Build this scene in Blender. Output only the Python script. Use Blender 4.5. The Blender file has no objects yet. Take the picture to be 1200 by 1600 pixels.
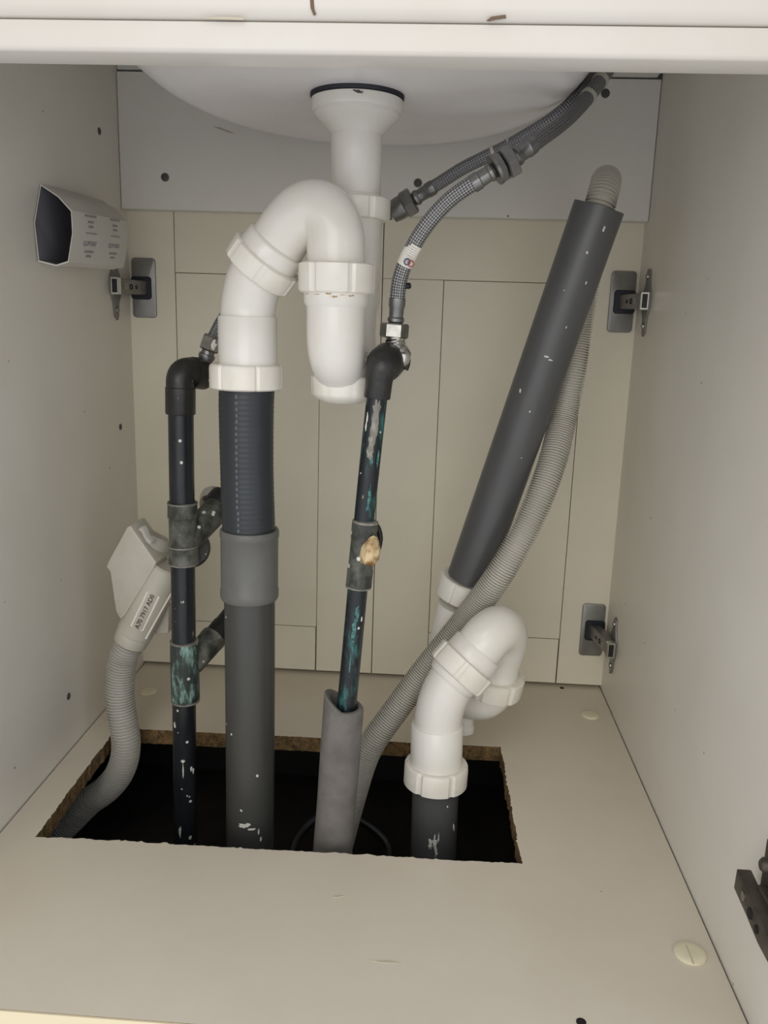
import bpy, bmesh, math, random
from mathutils import Vector, Matrix, Quaternion
random.seed(7)
C = bpy.context.scene
COL = C.collection
S = 0.001                      # all lengths below are millimetres
PI = math.pi

# ------------------------------------------------------------------ camera, world, lights, exposure
cam = bpy.data.cameras.new('camera'); camo = bpy.data.objects.new('camera', cam); COL.objects.link(camo)
cam.sensor_fit = 'VERTICAL'; cam.sensor_height = 32.0; cam.lens = 32.0 * 1320.67725 / 1600.0
cam.clip_start = 0.01
yaw, pitch, roll = -0.0552557235, -0.225665155, -0.0306191735
fwd = Vector((math.sin(yaw)*math.cos(pitch), math.cos(yaw)*math.cos(pitch), math.sin(pitch)))
rgt = Vector((math.cos(yaw), -math.sin(yaw), 0)); dwn = fwd.cross(rgt)
r2 = math.cos(roll)*rgt + math.sin(roll)*dwn; d2 = -math.sin(roll)*rgt + math.cos(roll)*dwn
M = Matrix((r2, -d2, -fwd)).transposed().to_4x4()
M.translation = Vector((347.8276, -964.7365, 429.4046)) * S
camo.matrix_world = M
C.camera = camo

w = bpy.data.worlds.new('room_light'); C.world = w; w.use_nodes = True
bg = w.node_tree.nodes['Background']; bg.inputs[0].default_value = (0.93, 0.95, 1.0, 1); bg.inputs[1].default_value = 1.0

def area(name, loc, target, sx, sy, power, col):
    l = bpy.data.lights.new(name, 'AREA'); l.shape = 'RECTANGLE'; l.size = sx; l.size_y = sy
    l.energy = power; l.color = col
    o = bpy.data.objects.new(name, l); COL.objects.link(o)
    o.location = loc
    o.rotation_euler = (Vector(target) - Vector(loc)).to_track_quat('-Z', 'Y').to_euler()
    return o
area('front_fill', (0.1, -2.6, 0.75), (0.3, -0.1, 0.35), 1.6, 1.0, 12, (1.0, 0.95, 0.86))  # unseen soft frontal light, added behind the camera to brighten the doors
area('ceiling_lamp', (0.05, -2.1, 1.75), (0.3, -0.1, 0.15), 0.7, 0.7, 4, (1.0, 0.93, 0.80))

vs = C.view_settings
vs.view_transform = 'Standard'; vs.look = 'None'; vs.gamma = 1.0; vs.use_curve_mapping = False
vs.exposure = 0.0

# ------------------------------------------------------------------ materials
def hexc(h):
    h = [int(h[i:i+2], 16)/255 for i in (0, 2, 4)]
    return tuple(c/12.92 if c <= .04045 else ((c+.055)/1.055)**2.4 for c in h) + (1,)
class NT:
    def __init__(s, name):
        s.m = bpy.data.materials.new(name); s.m.use_nodes = True
        s.t = s.m.node_tree; s.b = s.t.nodes['Principled BSDF']
    def n(s, kind, **kw):
        x = s.t.nodes.new(kind)
        for k, v in kw.items(): setattr(x, k, v)
        return x
    def l(s, a, b): s.t.links.new(a, b)
    def coord(s, scale=(1, 1, 1), what='Object'):
        tc = s.n('ShaderNodeTexCoord'); mp = s.n('ShaderNodeMapping'); mp.inputs['Scale'].default_value = scale
        s.l(tc.outputs[what], mp.inputs[0]); return mp.outputs[0]
    def noise(s, co, scale, detail=4, rough=.6):
        x = s.n('ShaderNodeTexNoise'); x.inputs['Scale'].default_value = scale; x.inputs['Detail'].default_value = detail
        x.inputs['Roughness'].default_value = rough; s.l(co, x.inputs['Vector']); return x.outputs[0]
    def ramp(s, f, a, b, lo=0, hi=1):
        x = s.n('ShaderNodeMapRange'); x.inputs[1].default_value = a; x.inputs[2].default_value = b
        x.inputs[3].default_value = lo; x.inputs[4].default_value = hi; s.l(f, x.inputs[0]); return x.outputs[0]
    def mix(s, f, a, b):
        x = s.n('ShaderNodeMix', data_type='RGBA')
        for v, i in ((f, 0), (a, 6), (b, 7)):
            if isinstance(v, (int, float, tuple)): x.inputs[i].default_value = v
            else: s.l(v, x.inputs[i])
        return x.outputs[2]
    def math(s, op, a, b=0.0):
        x = s.n('ShaderNodeMath', operation=op)
        for v, i in ((a, 0), (b, 1)):
            if isinstance(v, (int, float)): x.inputs[i].default_value = v
            else: s.l(v, x.inputs[i])
        return x.outputs[0]
    def bump(s, h, strength=.2, dist=.001):
        x = s.n('ShaderNodeBump'); x.inputs['Strength'].default_value = strength; x.inputs['Distance'].default_value = dist
        s.l(h, x.inputs['Height']); s.l(x.outputs[0], s.b.inputs['Normal'])
    def set(s, col=None, rough=.5, metal=0, spec=.5):
        if col is not None:
            if isinstance(col, tuple): s.b.inputs['Base Color'].default_value = col
            else: s.l(col, s.b.inputs['Base Color'])
        if isinstance(rough, (int, float)): s.b.inputs['Roughness'].default_value = rough
        else: s.l(rough, s.b.inputs['Roughness'])
        s.b.inputs['Metallic'].default_value = metal; s.b.inputs['Specular IOR Level'].default_value = spec
        return s.m
def specks(x, scale, size, stretch=(1, 1, 1)):
    v = x.n('ShaderNodeTexVoronoi'); v.inputs['Scale'].default_value = scale
    x.l(x.coord(stretch), v.inputs['Vector'])
    d = x.ramp(v.outputs['Distance'], size, size*.7)
    sp = x.n('ShaderNodeSeparateColor'); x.l(v.outputs['Color'], sp.inputs[0])
    return x.math('MULTIPLY', d, x.ramp(sp.outputs[0], .6, .62))

def laminate(name, c, dirt, rough=.42):
    x = NT(name); co = x.coord()
    f = x.ramp(x.noise(co, 7, 5), .35, .8)
    col = x.mix(f, hexc(c), hexc(dirt))
    col = x.mix(specks(x, 26, .035), col, hexc('7d7264'))
    x.bump(x.noise(co, 900, 2), .05, .0003)
    return x.set(col, rough)
def plain(name, c, rough=.4, metal=0, var=None, vscale=30, bump=0, bscale=300, spec=.5):
    x = NT(name)
    if var:
        f = x.ramp(x.noise(x.coord(), vscale, 5), .4, .7); col = x.mix(f, hexc(c), hexc(var))
    else: col = hexc(c)
    if bump: x.bump(x.noise(x.coord(), bscale, 3), bump, .0006)
    return x.set(col, rough, metal, spec)
def painted(name, base, alt, green, cover, specksize=.16, zs=.35, rough=.32):
    x = NT(name); co = x.coord((1, 1, zs))
    col = x.mix(x.ramp(x.noise(co, 60, 5), .4, .7), hexc(base), hexc(alt))
    g = x.ramp(x.noise(co, 120, 8, .72), 1-cover-.05, 1-cover+.14)
    col = x.mix(g, col, hexc(green))
    g2 = x.ramp(x.noise(x.coord((1.3, .8, zs*1.4)), 130, 6, .7), .66, .7)
    col = x.mix(g2, col, hexc('8f9184'))
    sp = specks(x, 95, specksize)
    col = x.mix(sp, col, hexc('d6d8d2'))
    x.bump(x.noise(co, 160, 6), .35, .0012)
    return x.set(col, x.math('ADD', x.math('MULTIPLY', g, .4), rough))

MT = {}
MT['wall'] = laminate('cabinet_side_laminate', 'e4e0d6', 'dcd6ca')
MT['base'] = laminate('cabinet_base_laminate', 'd9d0bf', 'd1c7b6')
MT['door'] = laminate('door_cream_paint', 'e6e0cd', 'ddd6c1')
MT['rail'] = laminate('rear_rail_laminate', 'e6e4de', 'dedbd4')
x = NT('front_rail_paint'); co = x.coord()
c1 = x.mix(x.ramp(x.noise(co, 9, 5), .4, .8), hexc('cec9c0'), hexc('c6bfb4'))
c1 = x.mix(x.ramp(x.noise(x.coord((1, 1, 5)), 24, 6, .7), .68, .76, 0, .5), c1, hexc('b59a7c'))
MT['front'] = x.set(c1, .3)
MT['edge'] = plain('edge_band_cream', 'e3d6b4', .5)
x = NT('raw_chipboard'); co = x.coord()
c1 = x.mix(x.ramp(x.noise(co, 130, 5, .7), .35, .65), hexc('55432c'), hexc('8f7349'))
c1 = x.mix(x.ramp(x.noise(co, 420, 3), .58, .66), c1, hexc('3a2b1b'))
x.bump(x.noise(co, 260, 5), .8, .002); MT['chip'] = x.set(c1, .9)
MT['pvc'] = plain('white_plastic', 'e9e6df', .22, var='e3dfd4', vscale=18)
x = NT('white_nut_plastic'); c1 = x.mix(x.ramp(x.noise(x.coord(), 30, 4), .4, .7), hexc('ece8de'), hexc('e3ddcf'))
MT['nut'] = x.set(c1, .26)
MT['ceramic'] = plain('sink_white', 'f2eff0', .25, var='e9e5e6', vscale=9)
MT['gasket'] = plain('black_gasket', '23252d', .6)
x = NT('grey_pipe_plastic'); c1 = x.mix(x.ramp(x.noise(x.coord((1, 1, .3)), 25, 4), .4, .7), hexc('454542'), hexc('3f3f3c'))
c1 = x.mix(specks(x, 60, .07), c1, hexc('d8d6d0')); MT['grey'] = x.set(c1, .38)
x = NT('standpipe_plastic'); c1 = x.mix(x.ramp(x.noise(x.coord((1, 1, .3)), 25, 4), .4, .7), hexc('555555'), hexc('4d4e4e'))
c1 = x.mix(specks(x, 40, .05), c1, hexc('c9c8c4')); MT['stand'] = x.set(c1, .34)
MT['coupling'] = plain('coupling_grey', '676764', .42, var='60605d')
MT['rubber'] = plain('black_sleeve', '2f3337', .4, var='2a2d31')
MT['ribglint'] = plain('rubber_painted_glint', '54585b', .4)  # lighter tone paints the highlight onto the sleeve ribs
MT['foam'] = plain('foam_insulation', '74706c', .95, var='625e5a', vscale=40, bump=.6, bscale=400)
MT['paintpipe'] = painted('dark_painted_copper', '1c1f23', '2b2e31', '4a8a84', .30, .15)
MT['paintmid'] = painted('dark_painted_copper_patina', '161b20', '20272b', '3f837d', .42, .13, .25)
MT['elbow'] = painted('dark_elbow', '252423', '302e2c', '3f5a55', .22, .07, 1, .36)
MT['tee'] = painted('dull_tee', '2f302c', '73756b', '4e7f74', .34, .2, .8, .5)
MT['patina'] = painted('verdigris_tee', '2c3331', '414c48', '9fc6bc', .44, .2, .35, .55)
MT['bare'] = plain('scraped_metal', '7d7b72', .55, .2, var='a09d93', vscale=160, bump=.5)
MT['glue'] = plain('hardened_foam', 'd8c49a', .75, var='8a5e2a', vscale=120, bump=.8)
MT['chrome'] = plain('bright_chrome', 'd9d9d6', .16, 1.0)
MT['nickel'] = plain('nickel', 'a7a6a0', .3, 1.0, var='8b8a86', vscale=90)
MT['dullsteel'] = plain('dull_steel', '8d8c8a', .36, .85, var='797a7b', vscale=60)
MT['plate'] = plain('hinge_steel', '8f8e8b', .42, .6, var='7c7b78', vscale=40)
MT['darkrec'] = plain('hinge_recess', '20242e', .5, .3)
MT['bronze'] = plain('weathered_hinge', '5b564b', .5, .55, var='3c382f', vscale=70, bump=.3)
MT['black'] = plain('black_plastic', '141518', .45)
MT['splash'] = plain('white_paint_splash', 'd9d7cf', .6)
MT['card'] = plain('white_card', 'd5d2cb', .75, var='cbc7bf', vscale=14)
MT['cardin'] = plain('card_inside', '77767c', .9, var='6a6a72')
MT['ink'] = plain('grey_print', '9a989a', .8)
MT['inkdark'] = plain('black_print', '26241f', .8)
MT['inkblue'] = plain('blue_print', '27456f', .7)
MT['inkred'] = plain('red_print', '9a3a36', .7)
MT['sticker'] = plain('paper_sticker', 'e8e3d8', .6)
MT['valve'] = plain('grey_valve_plastic', 'c3bfb2', .5, var='b9b4a6', vscale=35)
MT['corr'] = plain('grey_hose_plastic', 'b9b6ae', .45, var='aeaaa1', vscale=15)
MT['corr2'] = plain('grey_drain_hose', 'bcb8ad', .5, var='b2aea2', vscale=15)
MT['screw'] = plain('dull_screw', '5b5a57', .5, .5)
MT['hole'] = plain('dark_hole', '16120f', .9)
MT['cap'] = plain('cream_cap', 'e3dcc0', .35, var='d8d0b2')
MT['ground'] = plain('dark_ground', '2d2723', .95, var='1c1817', vscale=25, bump=.8, bscale=60)
MT['plinth'] = plain('dark_plinth', '2a2828', .9)
MT['timber'] = plain('dusty_timber', '54493c', .9, var='3e352c')
MT['stain'] = plain('brown_stain', '6b5744', .8)
MT['scuff'] = plain('scuff', 'c2b7a3', .7)
MT['rust'] = plain('rust_tint', 'a98a63', .7, var='c9b899', vscale=200)
MT['green'] = plain('verdigris', '568a85', .7, var='1b2528', vscale=330)
def braid(name, hi, lo, k, m):
    x = NT(name); tc = x.n('ShaderNodeTexCoord'); sp = x.n('ShaderNodeSeparateXYZ'); x.l(tc.outputs['UV'], sp.inputs[0])
    u = x.math('MULTIPLY', sp.outputs[0], k); v = x.math('MULTIPLY', sp.outputs[1], 2*PI*m)
    a = x.math('SINE', x.math('ADD', u, v)); b = x.math('SINE', x.math('SUBTRACT', u, v))
    h = x.math('MULTIPLY', a, b)
    f = x.ramp(h, -.25, .35)
    col = x.mix(f, hexc(lo), hexc(hi)); x.bump(h, .55, .0008)
    return x.set(col, .32, .75)
MT['braid'] = braid('steel_braid', 'bdbdbd', '6a6b6e', 1500, 9)
MT['braid2'] = braid('dark_steel_braid', '98989b', '6b6c70', 1500, 9)

# ------------------------------------------------------------------ mesh helpers
def V(p): return Vector(p)
def obj(name, bm, mat, parent=None, sharp=40):
    if isinstance(mat, str): mat = [MT[mat]]
    elif isinstance(mat, (list, tuple)): mat = [MT[k] for k in mat]
    me = bpy.data.meshes.new(name)
    off = Vector((0, 0, 0))
    if parent is not None:
        q = parent
        while q.parent is not None: q = q.parent
        off = q.location.copy()
    for v in bm.verts: v.co = v.co * S - off
    bmesh.ops.recalc_face_normals(bm, faces=bm.faces[:])
    for f in bm.faces: f.smooth = True
    bm.to_mesh(me); bm.free()
    me.set_sharp_from_angle(angle=math.radians(sharp))
    for m in mat: me.materials.append(m)
    o = bpy.data.objects.new(name, me); COL.objects.link(o)
    if parent is not None: o.parent = parent
    return o
def thing(name, label, cat, base, group=None):
    o = bpy.data.objects.new(name, None); COL.objects.link(o); o.empty_display_size = .02
    o.location = V(base) * S; o['label'] = label; o['category'] = cat
    if group: o['group'] = group
    return o
def tag(o, label, cat, group=None):
    o['label'] = label; o['category'] = cat
    if group: o['group'] = group
    return o
def struct(o): o['kind'] = 'structure'; return o
def frame(d):
    d = V(d).normalized(); a = Vector((0, 0, 1)) if abs(d.z) < .9 else Vector((1, 0, 0))
    e1 = a.cross(d).normalized(); return d, e1, d.cross(e1)
def lathe(bm, p, d, prof, n=40, mod=None, rot=0.0, mi=0, caps=True):
    p = V(p); d, e1, e2 = frame(d); rings = []
    for t, r in prof:
        if r <= 1e-6: rings.append([bm.verts.new(p + d*t)]); continue
        ring = []
        for i in range(n):
            a = 2*PI*i/n + rot; rr = r * (mod(a, t) if mod else 1)
            ring.append(bm.verts.new(p + d*t + (e1*math.cos(a) + e2*math.sin(a))*rr))
        rings.append(ring)
    for a, b in zip(rings, rings[1:]):
        for i in range(n):
            j = (i+1) % n
            if len(a) == 1: f = bm.faces.new((a[0], b[i], b[j]))
            elif len(b) == 1: f = bm.faces.new((a[i], a[j], b[0]))
            else: f = bm.faces.new((a[i], a[j], b[j], b[i]))
            f.material_index = mi
    for ring in (rings[0], rings[-1]):
        if len(ring) > 2 and caps: bm.faces.new(ring).material_index = mi
    return bm
def L(p, d, prof, **k): return lathe(bmesh.new(), p, d, prof, **k)
def smooth_path(pts, step):
    """Catmull-Rom through (point, radius) rows, resampled about every step mm"""
    P = [V(q[:3]) for q in pts]; R = [q[3] for q in pts]
    out = []
    for i in range(len(P)-1):
        p0 = P[max(i-1, 0)]; p1 = P[i]; p2 = P[i+1]; p3 = P[min(i+2, len(P)-1)]
        if i == 0: p0 = p1*2 - p2
        if i == len(P)-2: p3 = p2*2 - p1
        l = (p2-p1).length; n = max(2, int(l/step))
        t1 = (p2-p0)*(l/max((p1-p0).length+(p2-p1).length, 1e-6)); t2 = (p3-p1)*(l/max((p2-p1).length+(p3-p2).length, 1e-6))
        for k in range(n):
            t = k/n; a = 2*t**3-3*t*t+1; b = t**3-2*t*t+t; c = -2*t**3+3*t*t; e = t**3-t*t
            out.append((p1*a + t1*b + p2*c + t2*e, R[i]*(1-t)+R[i+1]*t))
    out.append((P[-1], R[-1]))
    return out
def sweep(bm, rows, n=24, caps=True, uv=False, rfun=None):
    pts = [q[0] for q in rows]
    tang = []
    for i in range(len(pts)):
        a = pts[max(i-1, 0)]; b = pts[min(i+1, len(pts)-1)]; tang.append((b-a).normalized())
    _, e1, e2 = frame(tang[0]); s = 0; rings = []; lens = []
    for i, (p, r) in enumerate(rows):
        if i:
            q = tang[i-1].rotation_difference(tang[i]); e1 = q @ e1; e1 = (e1 - tang[i]*e1.dot(tang[i])).normalized()
            s += (pts[i]-pts[i-1]).length
        e2 = tang[i].cross(e1)
        rr = r + (rfun(s) if rfun else 0)
        rings.append([bm.verts.new(p + (e1*math.cos(2*PI*k/n) + e2*math.sin(2*PI*k/n))*rr) for k in range(n)]); lens.append(s)
    lay = bm.loops.layers.uv.new('UVMap') if uv else None
    for i in range(len(rings)-1):
        for k in range(n):
            j = (k+1) % n
            f = bm.faces.new((rings[i][k], rings[i][j], rings[i+1][j], rings[i+1][k]))
            if uv:
                for lp, (a, b) in zip(f.loops, ((lens[i], k/n), (lens[i], (k+1)/n), (lens[i+1], (k+1)/n), (lens[i+1], k/n))):
                    lp[lay].uv = (a*S, b)
    if caps:
        bm.faces.new(rings[0]); bm.faces.new(rings[-1])
    return bm
def tube(pts, r=None, n=24, step=3, uv=False, rfun=None, bm=None):
    rows = [tuple(q) + ((r,) if len(q) == 3 else ()) for q in pts]
    return sweep(bm or bmesh.new(), smooth_path(rows, step), n=n, uv=uv, rfun=rfun)
def corrugated(pts, r, pitch, depth, n=22):
    def rf(s):
        ph = (s/pitch) % 1; return 0 if ph < .58 else -depth
    rows = [tuple(q) + ((r,) if len(q) == 3 else ()) for q in pts]
    rough = smooth_path(rows, 2)
    # resample evenly
    out = [rough[0]]; acc = 0; h = pitch/6.0
    for (a, ra), (b, rb) in zip(rough, rough[1:]):
        l = (b-a).length; pos = h - acc
        while pos <= l:
            t = pos/l; out.append((a.lerp(b, t), ra*(1-t)+rb*t)); pos += h
        acc = (acc + l) % h
    return sweep(bmesh.new(), out, n=n, rfun=rf)
def box(x0, x1, y0, y1, z0, z1, bev=0, seg=2, bm=None):
    b = bmesh.new()
    bmesh.ops.create_cube(b, size=1)
    for v in b.verts:
        v.co = Vector((x0 if v.co.x < 0 else x1, y0 if v.co.y < 0 else y1, z0 if v.co.z < 0 else z1))
    if bev: bmesh.ops.bevel(b, geom=b.edges[:], offset=bev, segments=seg, affect='EDGES', profile=.5)
    return b
def prism(poly, ext, bev=0, seg=2):
    """polygon of 3-D points pushed along ext"""
    b = bmesh.new(); ext = V(ext)
    a = [b.verts.new(V(p)) for p in poly]; c = [b.verts.new(V(p)+ext) for p in poly]
    b.faces.new(a); b.faces.new(c[::-1])
    for i in range(len(a)):
        j = (i+1) % len(a); b.faces.new((a[i], c[i], c[j], a[j]))
    bmesh.ops.recalc_face_normals(b, faces=b.faces[:])
    if bev: bmesh.ops.bevel(b, geom=b.edges[:], offset=bev, segments=seg, affect='EDGES', profile=.5)
    return b
def rrect(cx, cz, hx, hz, r, n=6):
    out = []
    for sx, sz, a0 in ((1, 1, 0), (-1, 1, 90), (-1, -1, 180), (1, -1, 270)):
        for k in range(n+1):
            a = math.radians(a0 + 90*k/n)
            out.append((cx + sx*(hx-r) + r*math.cos(a), cz + sz*(hz-r) + r*math.sin(a)))
    return out
def splash(p, axis, n, R, h, wd, seed, lift=.35, k=18, jag=.35):
    """irregular thin paint blob following a cylinder of radius R with centre line through p - n*R"""
    rnd = random.Random(seed); axis = V(axis).normalized(); n = (V(n) - axis*V(n).dot(axis)).normalized(); t = axis.cross(n)
    c = V(p); b = bmesh.new()
    def at(a, s, up):
        th = s/R; return c + axis*a + (n*math.cos(th) + t*math.sin(th))*(R+up)
    mid = b.verts.new(at(0, 0, lift)); ring = []; low = []
    for i in range(k):
        a = 2*PI*i/k; f = 1 + jag*(rnd.random()*2-1)
        ring.append(b.verts.new(at(math.sin(a)*h*f*.8, math.cos(a)*wd*f*.8, lift)))
        low.append(b.verts.new(at(math.sin(a)*h*f, math.cos(a)*wd*f, -.15)))
    for i in range(k):
        j = (i+1) % k; b.faces.new((mid, ring[i], ring[j])); b.faces.new((ring[i], low[i], low[j], ring[j]))
    return b
def fluted(a, t=0, lobes=6, d=.05):
    c = math.cos(lobes*a); return 1 if c > -.9 else 1 - d*min(1, (-.9-c)/.06)
def nut_prof(r, l):      # a trap nut: t from -l/2 to l/2
    return [(-l/2, r*.72), (-l/2, r*.93), (-l/2+1.2, r), (l/2-3, r), (l/2-1, r*.97), (l/2, r*.92), (l/2, r*.74)]
def nut(name, p, d, r, l, parent, rot=0.0, mat='nut'):
    return obj(name, L(p, d, nut_prof(r, l), n=84, mod=fluted, rot=rot), mat, parent, sharp=28)
def hexnut(p, d, r, l, rot=0.0):
    return L(p, d, [(-l/2, r*.6), (-l/2, r*.9), (-l/2+l*.1, r), (l/2-l*.1, r), (l/2, r*.9), (l/2, r*.6)], n=6, rot=rot)
def text(name, body, size, origin, xdir, ydir, mat, parent, thick=.15, align='LEFT'):
    cu = bpy.data.curves.new(name, 'FONT'); cu.body = body; cu.size = size; cu.extrude = thick; cu.align_x = align; cu.align_y = 'CENTER'
    cu.resolution_u = 3
    o = bpy.data.objects.new(name, cu); COL.objects.link(o)
    bpy.context.view_layer.update()
    me = bpy.data.meshes.new_from_object(o.evaluated_get(bpy.context.evaluated_depsgraph_get()))
    bpy.data.objects.remove(o); bpy.data.curves.remove(cu)
    b = bmesh.new(); b.from_mesh(me); bpy.data.meshes.remove(me)
    xd = V(xdir).normalized(); yd = (V(ydir) - xd*V(ydir).dot(xd)).normalized(); zd = xd.cross(yd)
    for v in b.verts: v.co = V(origin) + xd*v.co.x + yd*v.co.y + zd*v.co.z
    for f in b.faces: f.material_index = 0
    return obj(name, b, mat, parent)
def screw(parent, p, d, r=4.2, mat='screw'):
    o = obj('screw', L(p, d, [(-.5, r), (.5, r), (.9, r*.8), (.9, r*.5), (.3, r*.42), (.3, 0)], n=20), mat, parent); return o
def towards_cam(p):
    return (Vector((347.8, -964.7, 429.4)) - V(p)).normalized()

# ------------------------------------------------------------------ the cabinet shell
W, D, H = 564, 534, 700
wl = struct(obj('wall_left', box(-18, 0, -D, 20, -16, H), 'wall'))
wr = struct(obj('wall_right', box(W, W+18, -D, 20, -16, H), 'wall'))
for n_, x0, x1 in (('baseboard_left', -150, -132), ('baseboard_right', W, W+18)):
    struct(obj(n_, box(x0, x1, -D+60, 30, -150, -17), 'plinth'))
struct(obj('void_light_cover', box(-150, -18.2, -D+60, 30, -16.9, -4), 'plinth'))  # added cover, so light enters the void only through the floor hole
struct(obj('back_light_block', box(-18, W+18, 24, 34, -150, H), 'plinth'))  # added unseen board, stops light leaking through the door gaps
struct(obj('ceiling', box(-18, W+18, -D, 20, H, H+30), 'rail'))

def floor_mesh():
    b = bmesh.new(); rnd = random.Random(3)
    x0, x1, y0, y1 = 1.2, W-1.2, -D+1, 18
    hole = [(32, -358), (435, -352), (432, -159), (28, -166)]
    loop = []
    for i in range(4):
        a = hole[i]; c = hole[(i+1) % 4]; n = 150 if i in (0, 2) else 75
        dx, dy = c[0]-a[0], c[1]-a[1]; l = math.hypot(dx, dy); amp = (1.5, 1.3, .8, .9)[i]; walk = 0
        for k in range(n):
            t = k/n; walk = walk*.7 + (rnd.random()-.5)*amp*.8; j = walk + (rnd.random()**5)*amp*1.1
            loop.append((a[0]+dx*t - dy/l*j, a[1]+dy*t + dx/l*j))
    for z in (0, -16):
        o = [b.verts.new((x, y, z)) for x, y in ((x0, y0), (x1, y0), (x1, y1), (x0, y1))]
        if z == 0: h = top = [b.verts.new((x, y, z)) for x, y in loop]; otop = o
        else:
            h = bot = [b.verts.new((x + (rnd.random()-.5)*1.2, y + (rnd.random()-.5)*1.2, z)) for x, y in hole_in(loop)]; obot = o
        es = [b.edges.new((q[i], q[(i+1) % len(q)])) for q in (o, h) for i in range(len(q))]
        r = bmesh.ops.triangle_fill(b, use_beauty=True, use_dissolve=False, edges=es)
    n = len(top)
    for i in range(n):
        j = (i+1) % n; f = b.faces.new((top[i], top[j], bot[j], bot[i])); f.material_index = 1
    for i in range(4):
        j = (i+1) % 4; f = b.faces.new((otop[i], obot[i], obot[j], otop[j])); f.material_index = 1
    return b
def hole_in(loop): return loop
fl = struct(obj('floor', floor_mesh(), ['base', 'chip'], sharp=20))
obj('edge_band', box(1.2, W-1.2, -D-.2, -D+1, -16, -.3), 'edge', fl)
for p, r in (((516.5, -4.4, 0.0), 2.6), ((457.1, -509.1, 0.0), 3.2)):
    obj('screw_hole', L((p[0], p[1], -.6), (0, 0, 1), [(0, r), (.9, r), (.9, r*.7), (.7, 0)], n=18), 'hole', fl)
for p, a, l in (((290.4, -406.8, 0.0), .3, 5), ((332.1, -469.8, 0.0), .0, 11)):
    b = splash((p[0], p[1], -40), (math.cos(a), math.sin(a), 0), (0, 0, 1), 40, l, 1.2, int(l)); obj('scuff', b, 'scuff', fl)

for n_, x0, x1, y0, y1 in (('baseboard_front', -150, W+18, -D+60, -D+76), ('baseboard_back', -150, W+18, 18, 23.5)):
    struct(obj(n_, box(x0, x1, y0, y1, -150, -17), 'plinth'))
struct(obj('ground', box(-160, W+60, -D-40, 60, -170, -150), 'ground'))

for p in ((0.0, -70.7, 603.7), (0.0, -45.5, 302.3), (0.0, -212.4, 56.2)): screw(wl, p, (1, 0, 0), 3.6)

# rear doors, seen from inside
def door(n_, xa, xb, sl, sr):
    t = struct(bpy.data.objects.new(n_, None)); COL.objects.link(t); t.location = V(((xa+xb)/2, 0, 0))*S
    za, zb, rb, rt, g = 4, 560, 60, 472, .55
    obj('stile', box(xa, xa+sl, 0, 18, za, zb if xa < 0 else rt-g/2, .4, 1), 'door', t)
    obj('stile', box(xb-sr, xb, 0, 18, za, zb, .4, 1), 'door', t)
    obj('bottom_rail', box(xa+sl+g, xb-sr-g*2.4, 0.2, 18, za, rb, .4, 1), 'door', t)
    obj('top_rail', box(xa+sl+g if xa < 0 else xa, xb-sr-g, 0.2, 18, rt, zb, .4, 1), 'door', t)
    obj('panel', box(xa+sl+g, xb-sr-g, 1.1, 12, rb+g, rt-g, .3, 1), 'door', t)
    return t
door('door_1', -16, 284.6, 68, 68)
door('door_2', 285.4, W+16, 67, 70)

tr = struct(obj('trim_1', box(.5, W-.5, -18, -1, 536, 673, .6, 1), 'rail'))
for uv in ((49.6, -18.2, 569.2), (320.6, -18.2, 569.0), (508.2, -18.2, 658.9)): screw(tr, uv, (0, -1, 0), 4.4)
b = splash(V((114.1, -18.0, 617.5)) + Vector((0, 60, 0)), (1, 0, -.35), (0, -1, 0), 60, 12, 1.2, 4); obj('scuff', b, 'scuff', tr)
t2 = struct(obj('trim_2', box(.5, W-.5, -16, -1, 675, 700, .6, 1), 'rail'))
screw(t2, (563.0, -16.2, 675.1), (0, -1, 0), 3.5)

# front rail over the opening, two stepped bands with rounded edges
def rail_profile(pts, x0, x1):
    return prism([(x0, y, z) for y, z in pts], (x1-x0, 0, 0))
fr = struct(obj('trim_3', rail_profile([(-535.5, 561.6), (-535.9, 550.5), (-535.5, 549), (-534.4, 548), (-516, 547.6), (-516, 690), (-533, 690), (-533, 562)], -18, W+18), 'front', sharp=50))
fr2 = struct(obj('trim_4', rail_profile([(-535, 562.4), (-536.4, 563.4), (-537.4, 565.5), (-538, 569), (-538, 690), (-533.2, 690), (-533.2, 562.4)], -18, W+18), 'front', sharp=50))
obj('crack', prism([(283.0, -538.3, 571.2), (284.8, -538.3, 571.2), (285.1, -538.3, 566.5), (286.0, -538.0, 564.5), (284.8, -538.0, 563.9), (283.4, -538.3, 567.0)], (0, .5, 0)), 'stain', fr2)
obj('stain', prism([(364.0, -538.2, 562.6), (366.2, -538.3, 564.1), (372.5, -538.3, 565.0), (372.9, -538.3, 563.7), (368.6, -538.2, 563.1), (365.2, -538.0, 562.4)], (0, .6, 0)), 'stain', fr2)
obj('stain', prism([(232.0, -538.2, 562.0), (241.6, -538.2, 562.9), (252.7, -538.2, 562.5), (252.1, -538.0, 561.7), (240.1, -538.0, 561.9)], (0, .6, 0)), 'scuff', fr2)

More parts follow.
